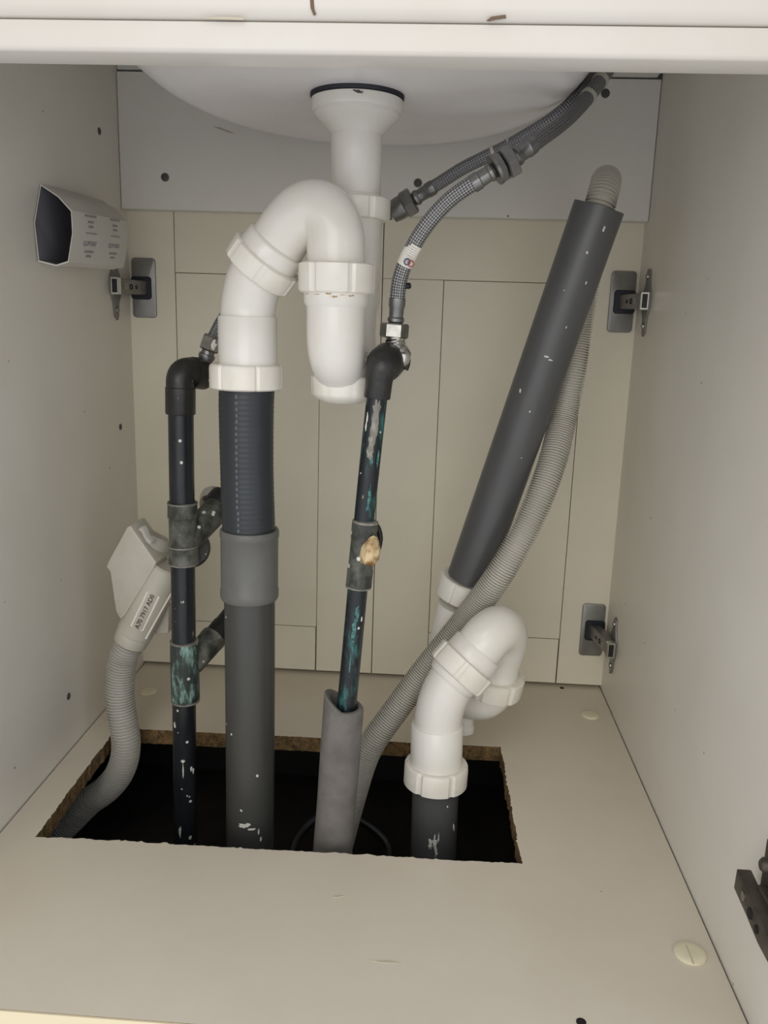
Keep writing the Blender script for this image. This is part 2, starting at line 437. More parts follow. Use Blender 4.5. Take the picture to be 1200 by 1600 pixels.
# ------------------------------------------------------------------ sink and its waste
sk = thing('sink', 'white rounded sink bowl seen from below at the cabinet top', 'sink', (282, -275, 700))
def bowl():
    b = bmesh.new(); n = 96
    prof = []
    for k in range(9): prof.append((596.4 - 1.2*(1-(k/8)), k/8*.80))
    for k in range(1, 11):
        a = k/10*PI/2; prof.append((596.4 + 42*(1-math.cos(a)), .80 + .20*math.sin(a)))
    prof.append((700, 1.0))
    prev = None
    for z, f in prof:
        if f == 0:
            ring = [b.verts.new((282, -275, z))]
        else:
            ring = []
            for i in range(n):
                a = 2*PI*i/n; c, s = math.cos(a), math.sin(a); e = 2/2.15
                ring.append(b.verts.new((282 + 178*f*math.copysign(abs(c)**e, c), -274 + 252*f*math.copysign(abs(s)**e, s), z)))
        if prev:
            for i in range(n):
                j = (i+1) % n
                b.faces.new((prev[0], ring[i], ring[j]) if len(prev) == 1 else (prev[i], ring[i], ring[j], prev[j]))
        prev = ring
    return b
obj('bowl', bowl(), 'ceramic', sk, sharp=60)

fc = V((278.6, -262.0, 588.3)); fx, fy = fc.x, fc.y
sw = thing('sink_waste', 'white plastic drain flange and straight tailpiece below the sink', 'drain', (fx, fy, 596))
obj('gasket', L((fx, fy, 592.5), (0, 0, 1), [(0, 33), (0, 35.5), (1, 36.3), (3.5, 36.3), (3.5, 0)], n=64), 'gasket', sw)
obj('flange', L((fx, fy, 592.5), (0, 0, -1), [(0, 34), (.8, 35.3), (7, 35.5), (9, 34.5), (9.5, 33.2), (12, 33), (14, 31), (19, 25.5), (22.5, 22), (25, 20.4), (26, 19)], n=64), 'pvc', sw)
obj('tailpiece', L((fx, fy, 570), (0, 0, -1), [(0, 20), (49, 20), (50, 19.2), (50, 17)], n=48), 'pvc', sw)
b = splash((fx+3, fy, 587), (1, 0, -.2), (.45, -1, 0), 35.4, 4, 1.2, 9, .2); obj('scratch', b, 'screw', sw)

tp = thing('sink_trap', 'white swan-neck drain trap with ribbed nuts under the sink', 'trap', (fx, fy, 380))
zt = (280.6, -262.0, 523.0)[2]
# inlet tube dropping behind the u-bend
obj('inlet_socket', L((fx, fy, zt), (0, 0, -1), [(0, 18), (0, 20.8), (1, 21.6), (19, 21.6), (20, 20.8), (20, 18)], n=48), 'pvc', tp)
nut('union_nut', (fx+1.5, fy+1, zt-10.5), (0, 0, -1), 26.5, 17, tp, rot=.25)
zs = (282.6, -262.0, 437.2)[2]
yb = -312
fl_ = V((270.8, -312.0, 457.1))
zb = (271.7, -287.0, 414.4)[2]
obj('inlet_tube', L((fx, fy, zt-17), (0, 0, -1), [(0, 21.6), (zt-17-zs, 21.6), (zt-17-zs+3, 19.6), (zt-17-zb-2, 19)], n=48), 'pvc', tp)
half = [(fx, fy, zb+8, 18.8), (fx, fy, zb, 19.2)]
mx, my = (fx+fl_.x)/2, (fy+yb)/2
for k in range(1, 8):
    a = PI*k/8
    f = .5 - .5*math.cos(a)
    half.append((fx+(fl_.x-fx)*f, fy+(yb-fy)*f, zb-25*math.sin(a), 20.2 + 1.6*f))
half += [(fl_.x, yb, zb, 22), (fl_.x, yb, zb+20, 22.3), (fl_.x, yb, fl_.z-14, 22.4)]
obj('u_bend', tube(half, n=40, step=2), 'pvc', tp)
obj('u_bend_collar', L((fl_.x, yb, fl_.z-9), (0, 0, -1), [(0, 22), (0, 24.4), (9, 24.4), (12, 22.6), (12, 20)], n=48), 'pvc', tp)
zc = (276.4, -287.0, 384.1)[2]
obj('cap_neck', L((mx, my, zb-12), (0, 0, -1), [(0, 19), (zb-12-zc-2, 22.6), (zb-12-zc, 22.6), (zb-12-zc, 15)], n=40), 'pvc', tp)
obj('cleaning_cap', L((mx, my, zc), (0, 0, -1), [(.8, 20), (0, 24.6), (1.2, 26), (14, 26), (16.5, 24.5), (19.5, 20.5), (20.2, 19), (21.5, 17), (22, 0)], n=72, mod=lambda a, t: fluted(a, t, 8, .03)), 'nut', tp)
for k_, (th_, zz_) in enumerate(((-.5, 0), (-.1, .4), (.3, 0), (.55, -.5), (-1.0, .2), (.05, -1.5))):
    b = splash((fl_.x, yb, fl_.z - 12.4 + zz_), (0, 0, 1), (math.sin(th_), -math.cos(th_), 0), 24.4, (.3, .9)[k_ % 2], 2.6, k_+20, .1, 14, .6); obj('rust_mark', b, 'rust', tp)
    b = splash((mx, my, zc + .6), (0, 0, 1), (math.sin(th_*.9), -math.cos(th_*.9), 0), 24.4, .45, 3.2, k_+40, .6, 14, .6); obj('rust_mark', b, 'rust', tp)
nut('union_nut', fl_, (0, 0, -1), 28.6, 22, tp, rot=.2)
n1 = V((211.8, -298.0, 466.6))
nk = [(270.8, -312.0, 458.5), (270.0, -312.0, 475.5), (268.9, -312.0, 489.6), (264.3, -311.0, 499.9), (255.8, -309.0, 505.4), (246.5, -307.0, 504.5), (236.6, -305.0, 497.2), (225.2, -301.0, 483.6), (212.8, -298.0, 467.6)]
obj('swan_neck', tube(nk, 21.6, n=44, step=2), 'pvc', tp)
da = (V((212.8, -298.0, 467.6)) - V((227.3, -302.0, 485.8))).normalized()
obj('neck_collar', L(n1 - da*21, da, [(0, 21), (1, 23.4), (2.5, 24.2), (15, 24.6), (15, 21)], n=48), 'pvc', tp)
nut('union_nut', n1, da, 28.6, 17, tp, rot=.5)
ze = (198.4, -290.0, 427.5)[2]
obj('outlet_elbow', tube([(213.8, -298.0, 469.5), (207.4, -296.0, 459.5), (202.0, -292.0, 448.0), (199.0, -290.0, 435.4), (198.4, -290.0, 422.1), (198.3, -290.0, 409.7)], 21.6, n=44, step=2), 'pvc', tp)
xo = (198.3, -290.0, 409.7)[0]; xq = (196.6, -290.0, 380.6)
obj('outlet_socket', L((xo, -290, ze), (0, 0, -1), [(0, 21), (0, 22.6), (1, 23.2), (ze-xq[2], 23.2)], n=48), 'pvc', tp)
nut('union_nut', xq, (0, 0, 1), 28.9, 20, tp, rot=.75)

# main waste pipe
a0, a1 = V((197.5, -290.0, 374.5)), V((198.4, -290.0, 251.8))
wp = thing('waste_pipe', 'tall grey waste pipe with black ribbed sleeve rising from the floor hole', 'pipe', (198, -290, -150))
obj('flexible_sleeve', tube([tuple(a0)+(22.2,), (196.9, -290.0, 354.0)+(22.0,), (197.1, -290.0, 304.3)+(21.6,), tuple(a1)+(21.8,)], n=48, step=1.2, rfun=lambda s: .12*math.sin(2*PI*s/4.2)), 'rubber', wp)
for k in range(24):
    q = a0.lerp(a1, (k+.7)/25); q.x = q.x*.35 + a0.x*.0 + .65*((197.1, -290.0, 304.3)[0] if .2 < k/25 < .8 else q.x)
    b = splash((q.x, q.y, q.z), (0, 0, 1), (-.17, -1, 0), 21.4, 2.1, 1.5, k, 1.0, 8, .1); obj('rib', b, 'ribglint', wp)
c0, c1_ = V((198.9, -290.0, 255.1)), V((198.6, -290.0, 194.6)); cl = (c0-c1_).length
obj('coupling', L(c0, c1_-c0, [(1.5, 20), (0, 21.8), (0, 23.6), (1, 24.4), (6, 24.6), (7, 23.9), (cl-9, 23.9), (cl-8, 24.5), (cl-2, 24.4), (cl, 23.4), (cl, 20)], n=56), 'coupling', wp)
obj('lower_pipe', tube([tuple(c1_+Vector((0, 0, 12))), (198.5, -290.0, 84.8), (197.8, -290.0, -42.0), (198, -290, -150)], 21.4, n=48, step=20), 'grey', wp)
for (q, h, wd, sd) in (((196.8, -310.5, -9.0),2.2,4,1), ((200.8, -310.5, -8.1),1.8,3,5), ((209.4, -310.5, 39.1),1.4,1.2,2), ((210.4, -310.5, -15.6),3,.8,3), ((204.7, -310.5, -12.2),1.2,3.4,12), ((195.7, -310.5, 6.0),1.1,1.1,4), ((186.9, -310.5, 76.4),1,.7,6), ((217.4, -310.5, 161.1),.8,.7,7), ((215.7, -310.5, 107.9),.6,.5,8), ((212.1, -310.5, -23.8),2,1,10)):
    n_ = max(-.95, min(.95, (q[0]-199)/21.4))
    b = splash((198, -290, q[2]), (0, 0, 1), (n_*1.0, -math.sqrt(max(.05, 1-n_*n_)), 0), 21.4, h, wd, sd); obj('paint_splash', b, 'splash', wp)

# ------------------------------------------------------------------ second waste pipe with the trap of the standpipe
q0, q1 = V((363.9, -260.0, 35.4)), V((364.9, -260.0, -57.1))
wq = thing('waste_pipe', 'short dark grey waste pipe in right half of the floor hole', 'pipe', (366, -260, -150))
obj('pipe', tube([tuple(q0), tuple(q1), (366, -260, -150)], 21.4, n=48, step=20), 'stand', wq)
for (q, h, wd, sd) in (((360.6, -280.5, -35.4),6,2,1), ((364.6, -280.5, -33.8),7,1.6,2), ((367.9, -280.5, -28.3),5,.7,3), ((381.5, -280.5, -22.1),3.5,.9,4), ((356.2, -280.5, 14.8),1.4,1,5), ((374.6, -280.5, 2.0),1,.6,6), ((366.2, -280.5, -42.9),5,1.4,7)):
    n_ = max(-.95, min(.95, (q[0]-364.8)/21.4))
    b = splash((365.5, -260, q[2]), (0, 0, 1), (n_, -math.sqrt(max(.05, 1-n_*n_)), 0), 21.4, h, wd, sd, jag=.5); obj('paint_splash', b, 'splash', wq)
t2_ = thing('standpipe_trap', 'white p-trap with ribbed nuts standing low in right half of the floor hole', 'trap', (364, -260, 20))
s0 = (362.8, -260.0, 73.6); s1 = (363.8, -260.0, 24.4)
obj('outlet_socket', L(s0, V(s1)-V(s0), [(0, 21), (0, 22.4), (1.2, 23.4), ((V(s1)-V(s0)).length-6, 23.8)], n=48), 'pvc', t2_)
nut('union_nut', s1, (.02, 0, 1), 29.2, 21, t2_, rot=.55)
n2 = V((382.2, -257.0, 126.8)); up2 = V((395.8, -252.0, 142.6)); d2_ = (n2-up2).normalized()
obj('outlet_elbow', tube([(388.6, -256.0, 135.3), (382.2, -257.0, 126.8), (373.6, -259.0, 113.7), (367.4, -260.0, 98.9), (364.1, -260.0, 83.1), (363.7, -260.0, 67.4), (363.8, -260.0, 51.5)], 21.6, n=44, step=2), 'pvc', t2_)
obj('elbow_collar', L(n2, d2_, [(6, 20), (6, 23.8), (13, 23.4), (16, 21.8)], n=44), 'pvc', t2_)
nut('union_nut', n2, d2_, 28.8, 19, t2_, rot=.1)
obj('neck_collar', L(n2 - d2_*24, d2_, [(0, 21), (1, 23.6), (2.5, 24.4), (17, 24.8), (17, 21)], n=48), 'pvc', t2_)
sn = [(382.2, -257.0, 126.8), (389.7, -255.0, 136.2), (396.7, -253.0, 145.5), (404.9, -249.0, 155.3), (413.2, -241.0, 158.8), (420.5, -227.0, 150.1), (421.7, -216.0, 134.5), (419.1, -209.0, 116.1), (415.7, -205.0, 95.8)]
obj('swan_neck', tube(sn, 21.8, n=44, step=2), 'pvc', t2_)
n3 = V((416.0, -205.0, 91.9)); d3 = V((416.0, -205.0, 91.9)) - V((419.7, -208.0, 118.3))
nut('union_nut', n3, d3, 28.6, 20, t2_, rot=.4)
obj('u_bend', tube([(416.9, -205.0, 95.9), (414.8, -203.0, 82.9), (405.7, -199.0, 72.5), (391.1, -192.0, 71.1), (380.3, -178.0, 80.4), (374.3, -167.0, 102.8), (376.3, -165.0, 127.3), (381.2, -168.0, 155.5)], 21.4, n=44, step=2), 'pvc', t2_)
obj('drain_plug', L((389.5, -192.0, 53.2), V((389.5, -192.0, 28.4))-V((389.5, -192.0, 53.2)), [(0, 10), (14, 10.5), (15, 11.5), (20, 11.5), (21, 10), (21, 0)], n=32), 'pvc', t2_)
n4 = V((384.2, -167.0, 172.6)); ax = (V((476.5, -213.0, 525.3)) - V((388.5, -172.0, 182.9))).normalized()
nut('union_nut', n4, -ax, 25.8, 22, t2_, rot=.3)

sp_ = thing('standpipe', 'long dark grey open standpipe leaning to the right over the white trap', 'pipe', tuple(n4))
pa, pb = V((477.6, -213.0, 524.8)), V((389.0, -172.0, 185.6)); pl = (pb-pa).length; dd = (pb-pa)/pl
def hollow(p, d, l, ro, ri, n=48, depth=60):
    return lathe(bmesh.new(), p, d, [(depth, 0), (depth, ri), (0, ri), (0, ro), (l, ro), (l, 0)], n=n)
obj('pipe', hollow(pa, dd, pl, 21.4, 18.9), 'stand', sp_)
for (t, off, h, wd, sd) in ((.045,.45,2.6,.9,1), (.105,.15,1.2,1,2), (.36,.0,.9,2.4,3), (.365,.2,.7,2.5,13), (.46,-.55,2,1,4), (.5,.1,1,.7,5), (.17,.5,1.6,.6,6), (.2,-.2,.7,.6,7), (.62,.4,.6,.6,8), (.28,.35,1.1,.6,9)):
    q = pa + dd*pl*t; fr_ = towards_cam(q); side = dd.cross(fr_).normalized()
    b = splash(tuple(q), dd, fr_*math.sqrt(1-off*off) - side*off, 21.4, h, wd, sd); obj('paint_splash', b, 'splash', sp_)

# corrugated drain hose: from under the floor, up beside the standpipe, over its top and into it
hp = [(262, -216, -140), (287.0, -217.0, -21.4), (299.9, -219.0, 23.3), (323.3, -214.0, 61.3), (352.2, -207.0, 104.3), (383.6, -206.0, 149.7), (413.9, -217.0, 203.2), (439.3, -209.0, 254.3), (457.1, -195.0, 304.1), (467.0, -176.0, 346.1), (472.2, -172.0, 384.0), (475.2, -167.0, 421.4), (478.9, -168.0, 466.6), (485.4, -172.0, 521.0), (486.8, -180.0, 545.3), (484.8, -195.0, 547.7), (481.5, -208.0, 538.7), tuple(pa + dd*-2), tuple(pa + dd*40)]
dh = obj('drain_hose', corrugated(hp, 12.9, 2.35, 2.2), 'corr2')
tag(dh, 'light grey corrugated drain hose curving up and hooked into the standpipe', 'hose')

# ------------------------------------------------------------------ left supply pipe
lp = thing('supply_pipe', 'dark painted copper supply pipe with green verdigris left of the waste pipe', 'pipe', (122, -240, -150))
LX = {}
e0, e1p, e2p, e3p = V((128.3, -240.0, 373.9)), V((127.6, -240.0, 318.3)), V((126.3, -240.0, 195.0)), V((121.7, -238.0, -83.0))
obj('pipe', tube([tuple(e0), tuple(e1p), tuple(e2p), tuple(e3p), (122, -238, -150)], 11, n=28, step=15), 'paintpipe', lp)
# elbow at the top turning right and back
k0 = V((127.6, -240.0, 342.4)); k1 = V((128.1, -240.0, 365.2))
obj('elbow_socket', L(k0, k1-k0, [(0, 10.5), (0, 12.4), (.8, 13), ((k1-k0).length, 13), ((k1-k0).length+1, 12)], n=32), 'elbow', lp)
obj('elbow', tube([tuple(k1), (128.3, -240.0, 371.7), (129.5, -238.0, 376.6), (132.3, -234.0, 378.6), (136.5, -229.0, 378.5), (140.2, -224.0, 377.2)], 12.3, n=32, step=1.5), 'elbow', lp)
k2 = V((135.9, -231.0, 378.0)); k3 = V((142.8, -219.0, 376.4))
obj('elbow_socket', L(k2, k3-k2, [(0, 12), (0, 13.6), ((k3-k2).length, 14), ((k3-k2).length+.5, 12.5), ((k3-k2).length+.5, 0)], n=32), 'elbow', lp)
v0, v1 = V((143.2, -222.0, 382.2)), V((152.7, -222.0, 407.9))
obj('valve_stem', L(v0, v1-v0, [(0, 6.5), (8, 6.5), (9, 7.2), (12, 7.2), (12.5, 5.8), (24, 5.8), (24, 5)], n=24), 'dullsteel', lp)
obj('valve_nut', hexnut(v0 + (v1-v0)*.82, v1-v0, 9.5, 13, .2), 'nickel', lp, 10)
b = splash(tuple(v0 + (v1-v0)*.82 + Vector((1.5, -0, 0))), v1-v0, (.35, -1, 0), 8.6, 4, 2.6, 2, .4); obj('sticker', b, 'splash', lp)
# upper tee
def along(pA, pB, prof, name, mat, n=32, par=None):
    pA, pB = V(pA), V(pB); l = (pB-pA).length
    return obj(name, L(pA, pB-pA, [(t*l, r) for t, r in prof], n=n), mat, par)
along((127.4, -240.0, 264.2), (127.2, -240.0, 207.1), [(0, 11), (0, 13), (.24, 13.4), (.25, 12.4), (.72, 12.4), (.73, 13.4), (.99, 13.2), (1, 11)], 'tee', 'tee', par=lp)
for q in ((127.4, -240.0, 263.0), (127.0, -240.0, 223.4), (127.2, -240.0, 207.1)):
    q = V(q); obj('solder_ring', L(q, (0, 0, 1), [(-.9, 11), (-.6, 13.5), (.5, 13.6), (.9, 11)], n=28), 'bare', lp)
along((130.0, -238.0, 227.8), (155.2, -196.0, 257.2), [(0, 11), (.1, 12.5), (.85, 12.8), (1, 12.5), (1, 0)], 'branch', 'tee', par=lp)
along((143.8, -188.0, 246.9), (146.2, -178.0, 252.3), [(0, 9), (.0, 17), (.5, 19.5), (.8, 20), (1, 18), (1, 0)], 'chrome_rose', 'chrome', par=lp)
along((150.0, -205.0, 250.9), (154.9, -195.0, 257.0), [(0, 14), (.4, 16), (1, 16), (1, 0)], 'valve_body', 'black', par=lp)
along((126.3, -216.0, 215.0), (120.4, -198.0, 209.8), [(0, 8), (0, 17), (.15, 19), (.8, 19), (1, 17), (1, 0)], 'tap_union', 'elbow', par=lp)
# lower tee with patina
along((126.1, -240.0, 132.3), (125.9, -240.0, 72.6), [(0, 11), (0, 12.8), (.1, 13.2), (.95, 13.2), (1, 11.5)], 'tee', 'patina', par=lp)
for q in ((126.0, -240.0, 131.7), (125.9, -240.0, 72.6)):
    q = V(q); obj('solder_ring', L(q, (0, 0, 1), [(-.9, 11), (-.6, 13.3), (.5, 13.4), (.9, 11)], n=28), 'bare', lp)
along((129.1, -236.0, 106.0), (145.9, -208.0, 124.8), [(0, 11), (.1, 12), (.8, 12.6), (.9, 13), (1, 12.8), (1, 0)], 'branch', 'tee', par=lp)
along((142.5, -212.0, 120.9), (162.7, -180.0, 146.5), [(0, 10), (.05, 10.6), (.45, 10.6), (.5, 9.8), (1, 9.6), (1, 0)], 'branch_pipe', 'black', par=lp)
for (q, h, wd, sd) in (((135.5, -250.5, 329.0),3.2,1.5,1), ((135.8, -250.5, 321.2),2,1,2), ((134.6, -250.5, 315.6),1,2,3), ((134.2, -250.5, 274.2),1.5,1.4,4), ((128.4, -250.5, 173.5),1.4,1.6,5), ((133.2, -250.5, 204.5),1,.8,6), ((131.7, -250.5, 5.1),2.5,1.4,7), ((134.8, -250.5, 1.9),3,1,8), ((125.2, -250.5, 14.7),1.6,2.2,9), ((125.0, -250.5, 4.6),7,.7,10), ((128.0, -250.5, -22.2),.8,.8,11), ((123.3, -250.5, -14.4),.8,.7,12), ((120.3, -250.5, -60.6),6,1.4,13), ((129.5, -250.5, -68.3),2,1.6,14), ((117.5, -250.5, 50.5),3,1,15), ((130.4, -250.5, -28.9),1.2,1.8,16)):
    q = V(q); cx = e2p.x + (e3p.x-e2p.x)*max(0, min(1, (e2p.z-q.z)/(e2p.z-e3p.z))); n_ = max(-.9, min(.9, (q.x-cx)/11))
    b = splash((cx, -239.5, q.z), (0, 0, 1), (n_, -math.sqrt(1-n_*n_), 0), 11, h, wd, sd); obj('paint_splash', b, 'splash', lp)

# ------------------------------------------------------------------ centre supply pipe
mp = thing('supply_pipe', 'thin dark copper pipe with foam-daubed tee between the waste pipes', 'pipe', (287, -318, 60))
m0, m1, m2, m3 = V((305.7, -315.0, 387.4)), V((303.4, -315.0, 365.4)), V((296.8, -316.0, 279.6)), V((285.8, -320.0, 112.0))
mdir = (m3-m1).normalized()
obj('pipe', tube([tuple(m0), tuple(m1), tuple(m2), tuple(m3), tuple(V((283.6, -320.0, 116.5)) + (V((276.8, -320.0, -22.0))-V((283.6, -320.0, 116.5))).normalized()*60), tuple(V((283.6, -320.0, 116.5)) + (V((276.8, -320.0, -22.0))-V((283.6, -320.0, 116.5))).normalized()*150)], 8.1, n=28, step=12), 'paintmid', mp)
along((303.8, -315.0, 369.3), (305.3, -315.0, 384.9), [(0, 8), (0, 9.8), (.05, 10.3), (.97, 10.4), (1, 9.5)], 'elbow_socket', 'elbow', par=mp)
obj('elbow', tube([(304.9, -315.0, 382.0)+(10.4,), (305.7, -315.0, 387.8)+(11.2,), (307.5, -314.0, 393.1)+(12.6,), (309.0, -309.0, 395.8)+(13.4,), (310.4, -300.0, 397.4)+(13.4,), (312.4, -291.0, 399.5)+(12.4,)], n=36, step=1.2), 'elbow', mp)
along((307.7, -311.0, 394.0), (311.1, -294.0, 397.6), [(0, 12), (.05, 13.8), (.3, 14.2), (.9, 14.2), (1, 13), (1, 0)], 'elbow_socket', 'elbow', par=mp)
along((317.3, -296.0, 396.0), (314.9, -293.0, 417.4), [(0, 0), (0, 9), (.3, 10.5), (.5, 9.5), (.62, 7.5), (.66, 8.2), (.72, 7.2), (.78, 8.2), (.84, 7.2), (1, 8)], 'valve_body', 'chrome', par=mp)
along((316.3, -300.0, 401.0), (325.1, -296.0, 399.2), [(0, 8), (.4, 9.5), (.7, 9), (1, 7), (1, 0)], 'valve_spindle', 'chrome', par=mp)
obj('spindle_slot', tube([(322.5, -298.0, 405.0), (326.2, -297.0, 397.8), (324.5, -298.0, 390.4)], 2, n=10), 'black', mp)
vn0, vn1 = V((314.0, -292.0, 414.4)), V((314.6, -292.0, 425.6))
obj('valve_nut', hexnut((vn0+vn1)/2, vn1-vn0, 11.2, (vn1-vn0).length, math.radians(30)), 'nickel', mp, 10)
along((297.4, -316.0, 272.8), (293.3, -318.0, 217.5), [(0, 8), (0, 9.6), (.05, 10.4), (.25, 10.4), (.28, 9.9), (.7, 9.9), (.73, 10.4), (.97, 10.4), (1, 8.4)], 'tee', 'tee', par=mp)
for q in ((297.5, -317.0, 272.0), (293.2, -317.0, 218.3)):
    q = V(q); obj('solder_ring', L(q, mdir, [(-1.2, 8), (-.6, 10.4), (.8, 10.5), (1.3, 8)], n=28), 'bare', mp)
b = L((300.2, -326.0, 238.5), V((305.0, -324.0, 261.1))-V((300.2, -326.0, 238.5)), [(0, 0), (2, 5), (6, 7.5), (14, 8), (19, 6), (23, 3.5), (25, 0)], n=22)
rn = random.Random(5)
for v in b.verts: v.co += Vector((rn.uniform(-1, 1), rn.uniform(-1, 1), rn.uniform(-1, 1)))
obj('foam_daub', b, 'glue', mp, 80)
obj('lever', tube([(303.5, -308.0, 270.2), (307.2, -306.0, 264.0), (309.0, -306.0, 255.6), (307.6, -306.0, 246.9)], 2.3, n=12), 'black', mp)
for (q, h, wd, sd, mt) in (((304.3, -325.5, 359.2),11,3.2,1,'bare'), ((303.2, -325.5, 346.0),11,2.8,2,'bare'), ((301.1, -325.5, 334.6),9,2.6,3,'bare'), ((299.8, -325.5, 327.2),5,2.8,4,'bare'), ((297.2, -325.5, 354.1),5,.7,5,'splash'), ((296.4, -325.5, 347.7),4,.8,6,'splash'), ((307.7, -325.5, 344.2),.8,.6,7,'splash'), ((293.3, -325.5, 311.0),.7,.5,8,'splash'), ((301.5, -325.5, 321.3),3.5,1.5,9,'green'), ((306.3, -325.5, 323.5),6,1,10,'green'), ((300.7, -325.5, 294.6),8,1.3,11,'green'), ((299.4, -325.5, 284.4),4,1.2,12,'green'), ((295.7, -325.5, 292.9),1.6,1,13,'bare'), ((291.2, -325.5, 183.7),12,1.8,14,'green'), ((293.4, -325.5, 197.4),8,1.5,15,'green'), ((288.7, -325.5, 153.2),10,.9,16,'green'), ((297.1, -325.5, 193.3),2,.6,17,'splash')):
    q = V(q); t = (m1.z-q.z)/(m1.z-m3.z); ctr = m1 + (m3-m1)*t; n_ = max(-.9, min(.9, (q.x-ctr.x)/8.1))
    b = splash(tuple(ctr), mdir, (n_, -math.sqrt(1-n_*n_), 0), 8.1, h, wd, sd); obj('paint_splash', b, mt, mp)

f0, f1 = V((283.6, -320.0, 116.5)), V((276.8, -320.0, -22.0)); fd = (f1-f0).normalized()
def foam():
    b = lathe(bmesh.new(), f0, fd, [(60, 12.2), (20, 12.2), (2, 12), (0, 12.6), (0, 15.4), (2, 16.8), (40, 17), (90, 16.6), (140, 17.2), (f1-f0).length and (190, 17), (240, 17), (240, 12.2)], n=40, caps=False)
    for v in b.verts:
        t = (v.co-f0).dot(fd)
        if t < 6: v.co -= fd*(max(0, -(v.co-f0).x)*.75 - 1.5)
        v.co += Vector((math.sin(t*.07)*.4, 0, 0))
    return b
fo = obj('pipe_insulation', foam(), 'foam', sharp=50)
tag(fo, 'grey foam insulation sleeve around the foot of the thin copper pipe', 'insulation')

# ------------------------------------------------------------------ braided tap hoses
def ferrule(parent, a, b, r, mat='dullsteel'):
    a, b = V(a), V(b); l = (b-a).length
    return obj('ferrule', L(a, b-a, [(0, r*.7), (0, r), (l*.32, r), (l*.36, r*.9), (l*.72, r*.86), (l*.78, r*1.02), (l*.9, r*1.02), (l*.95, r*.85), (l, r*.8)], n=28), mat, parent)
h1 = thing('braided_hose', 'braided steel tap hose with paper band rising from the thin copper pipe', 'hose', (314.6, -292.0, 425.6))
ha = [(316.0, -293.0, 444.5), (316.7, -294.0, 454.0), (318.9, -296.0, 463.9), (323.0, -299.0, 474.1), (330.3, -303.0, 488.3), (340.3, -307.0, 502.1), (352.8, -311.0, 514.9), (364.9, -314.0, 523.5), (372.9, -315.0, 528.3)]
obj('braid', tube(ha, 5.9, n=28, step=2, uv=True), 'braid', h1)
ferrule(h1, (316.0, -293.0, 444.5), (315.1, -292.0, 425.1), 6.4)
ferrule(h1, (368.5, -314.0, 525.3), (383.5, -315.0, 535.0), 6.6)
band = [(320.7, -297.5, 469.0), (324.4, -299.8, 476.9), (328.5, -301.8, 484.2)]
lab = obj('paper_band', tube(band, 6.15, n=28, step=2), 'sticker', h1)
for i in range(5):
    q = V(band[1]).lerp(V(band[2]), (i)/5); d_ = V(band[2])-V(band[1])
    b = splash(tuple(q), d_, towards_cam(q), 6.15, .3, 4.2, i, .12, 12, .05); obj('print_line', b, 'ink', lab)
for (q, mt, dx) in (((323.0, -307.0, 470.8),'inkblue',-1), ((325.9, -307.0, 469.5),'inkred',1)):
    q = V(q); n_ = towards_cam(q)
    obj('ring_mark', L(q, n_, [(-.6, 1.7), (-.6, 2.6), (.3, 2.6), (.3, 1.7), (-.6, 1.7)], n=20, caps=False), mt, lab)
obj('crimp_knob', L((322.1, -294.0, 453.7), (1, -.2, .1), [(0, 2.2), (3, 2.4), (4, 1.6), (4, 0)], n=14), 'black', h1)
j0, j1 = V((381.7, -315.0, 533.7)), V((398.6, -313.0, 544.2)); jd = j1-j0; jl = jd.length
obj('hose_nut', hexnut(j0 + jd*.30, jd, 11, jl*.34, .3), 'dullsteel', h1, 10)
obj('collar', L(j0 + jd*.12, jd, [(0, 7), (0, 11.2), (2.2, 11.2), (2.2, 8)], n=28), 'dullsteel', h1)
h2 = thing('braided_hose', 'braided hose running from the hex coupling up past the sink edge', 'hose', tuple(j1))
obj('hose_nut', hexnut(j0 + jd*.72, jd, 12.6, jl*.40, .1), 'dullsteel', h2, 10)
ferrule(h2, (410.5, -306.0, 554.8), (396.8, -313.0, 543.3), 7)
hb = [(406.8, -308.0, 551.3), (416.8, -300.0, 559.5), (434.3, -282.0, 574.8), (449.1, -264.0, 591.0), (461.4, -252.0, 607.5), (470.8, -242.0, 622.0), (478.0, -234.0, 635.1), (483.4, -229.0, 647.5)]
obj('braid', tube(hb, 5.7, n=28, step=2, uv=True), 'braid2', h2)
h3 = thing('braided_hose', 'slimmer braided hose with tie bands leaving behind the drain tailpiece', 'hose', (319.9, -215.0, 524.6))
hc = [(332.5, -217.0, 532.7), (346.0, -219.0, 540.8), (361.3, -222.0, 550.1), (379.0, -226.0, 558.6), (396.4, -229.0, 566.6), (415.5, -236.0, 576.6), (434.3, -240.0, 588.3), (449.4, -238.0, 602.5), (461.2, -232.0, 617.1), (470.4, -224.0, 631.4), (476.9, -215.0, 646.0)]
obj('braid', tube(hc, 5.3, n=28, step=2, uv=True), 'braid2', h3)
ferrule(h3, (339.8, -218.0, 536.8), (323.1, -215.0, 526.7), 6.2)
g0, g1 = V((304.9, -212.0, 516.0)), V((326.2, -215.0, 528.8)); gd = g1-g0
obj('hose_nut', hexnut(g0 + gd*.66, gd, 12, gd.length*.38, .3), 'dullsteel', h3, 10)
obj('hose_tail', L(g0, gd, [(0, 0), (0, 8.5), (gd.length*.25, 9.5), (gd.length*.5, 9.5), (gd.length*.5, 8)], n=28), 'dullsteel', h3)
for a, c in (((768,240,-227), (774,238,-227.5)), ((790,230,-229), (795,227.5,-229)), ((912,141,-208), (916,136,-206)), ((924,126,-201), (928,121,-198.5))):
    pass
for pA, pB in (((385.5, -227.0, 561.7), (388.0, -227.5, 562.7)), ((397.9, -229.0, 567.6), (400.4, -229.0, 568.9))):
    along(pA, pB, [(0, 5), (0, 6), (1, 6), (1, 5)], 'tie_band', 'corr', par=h3)
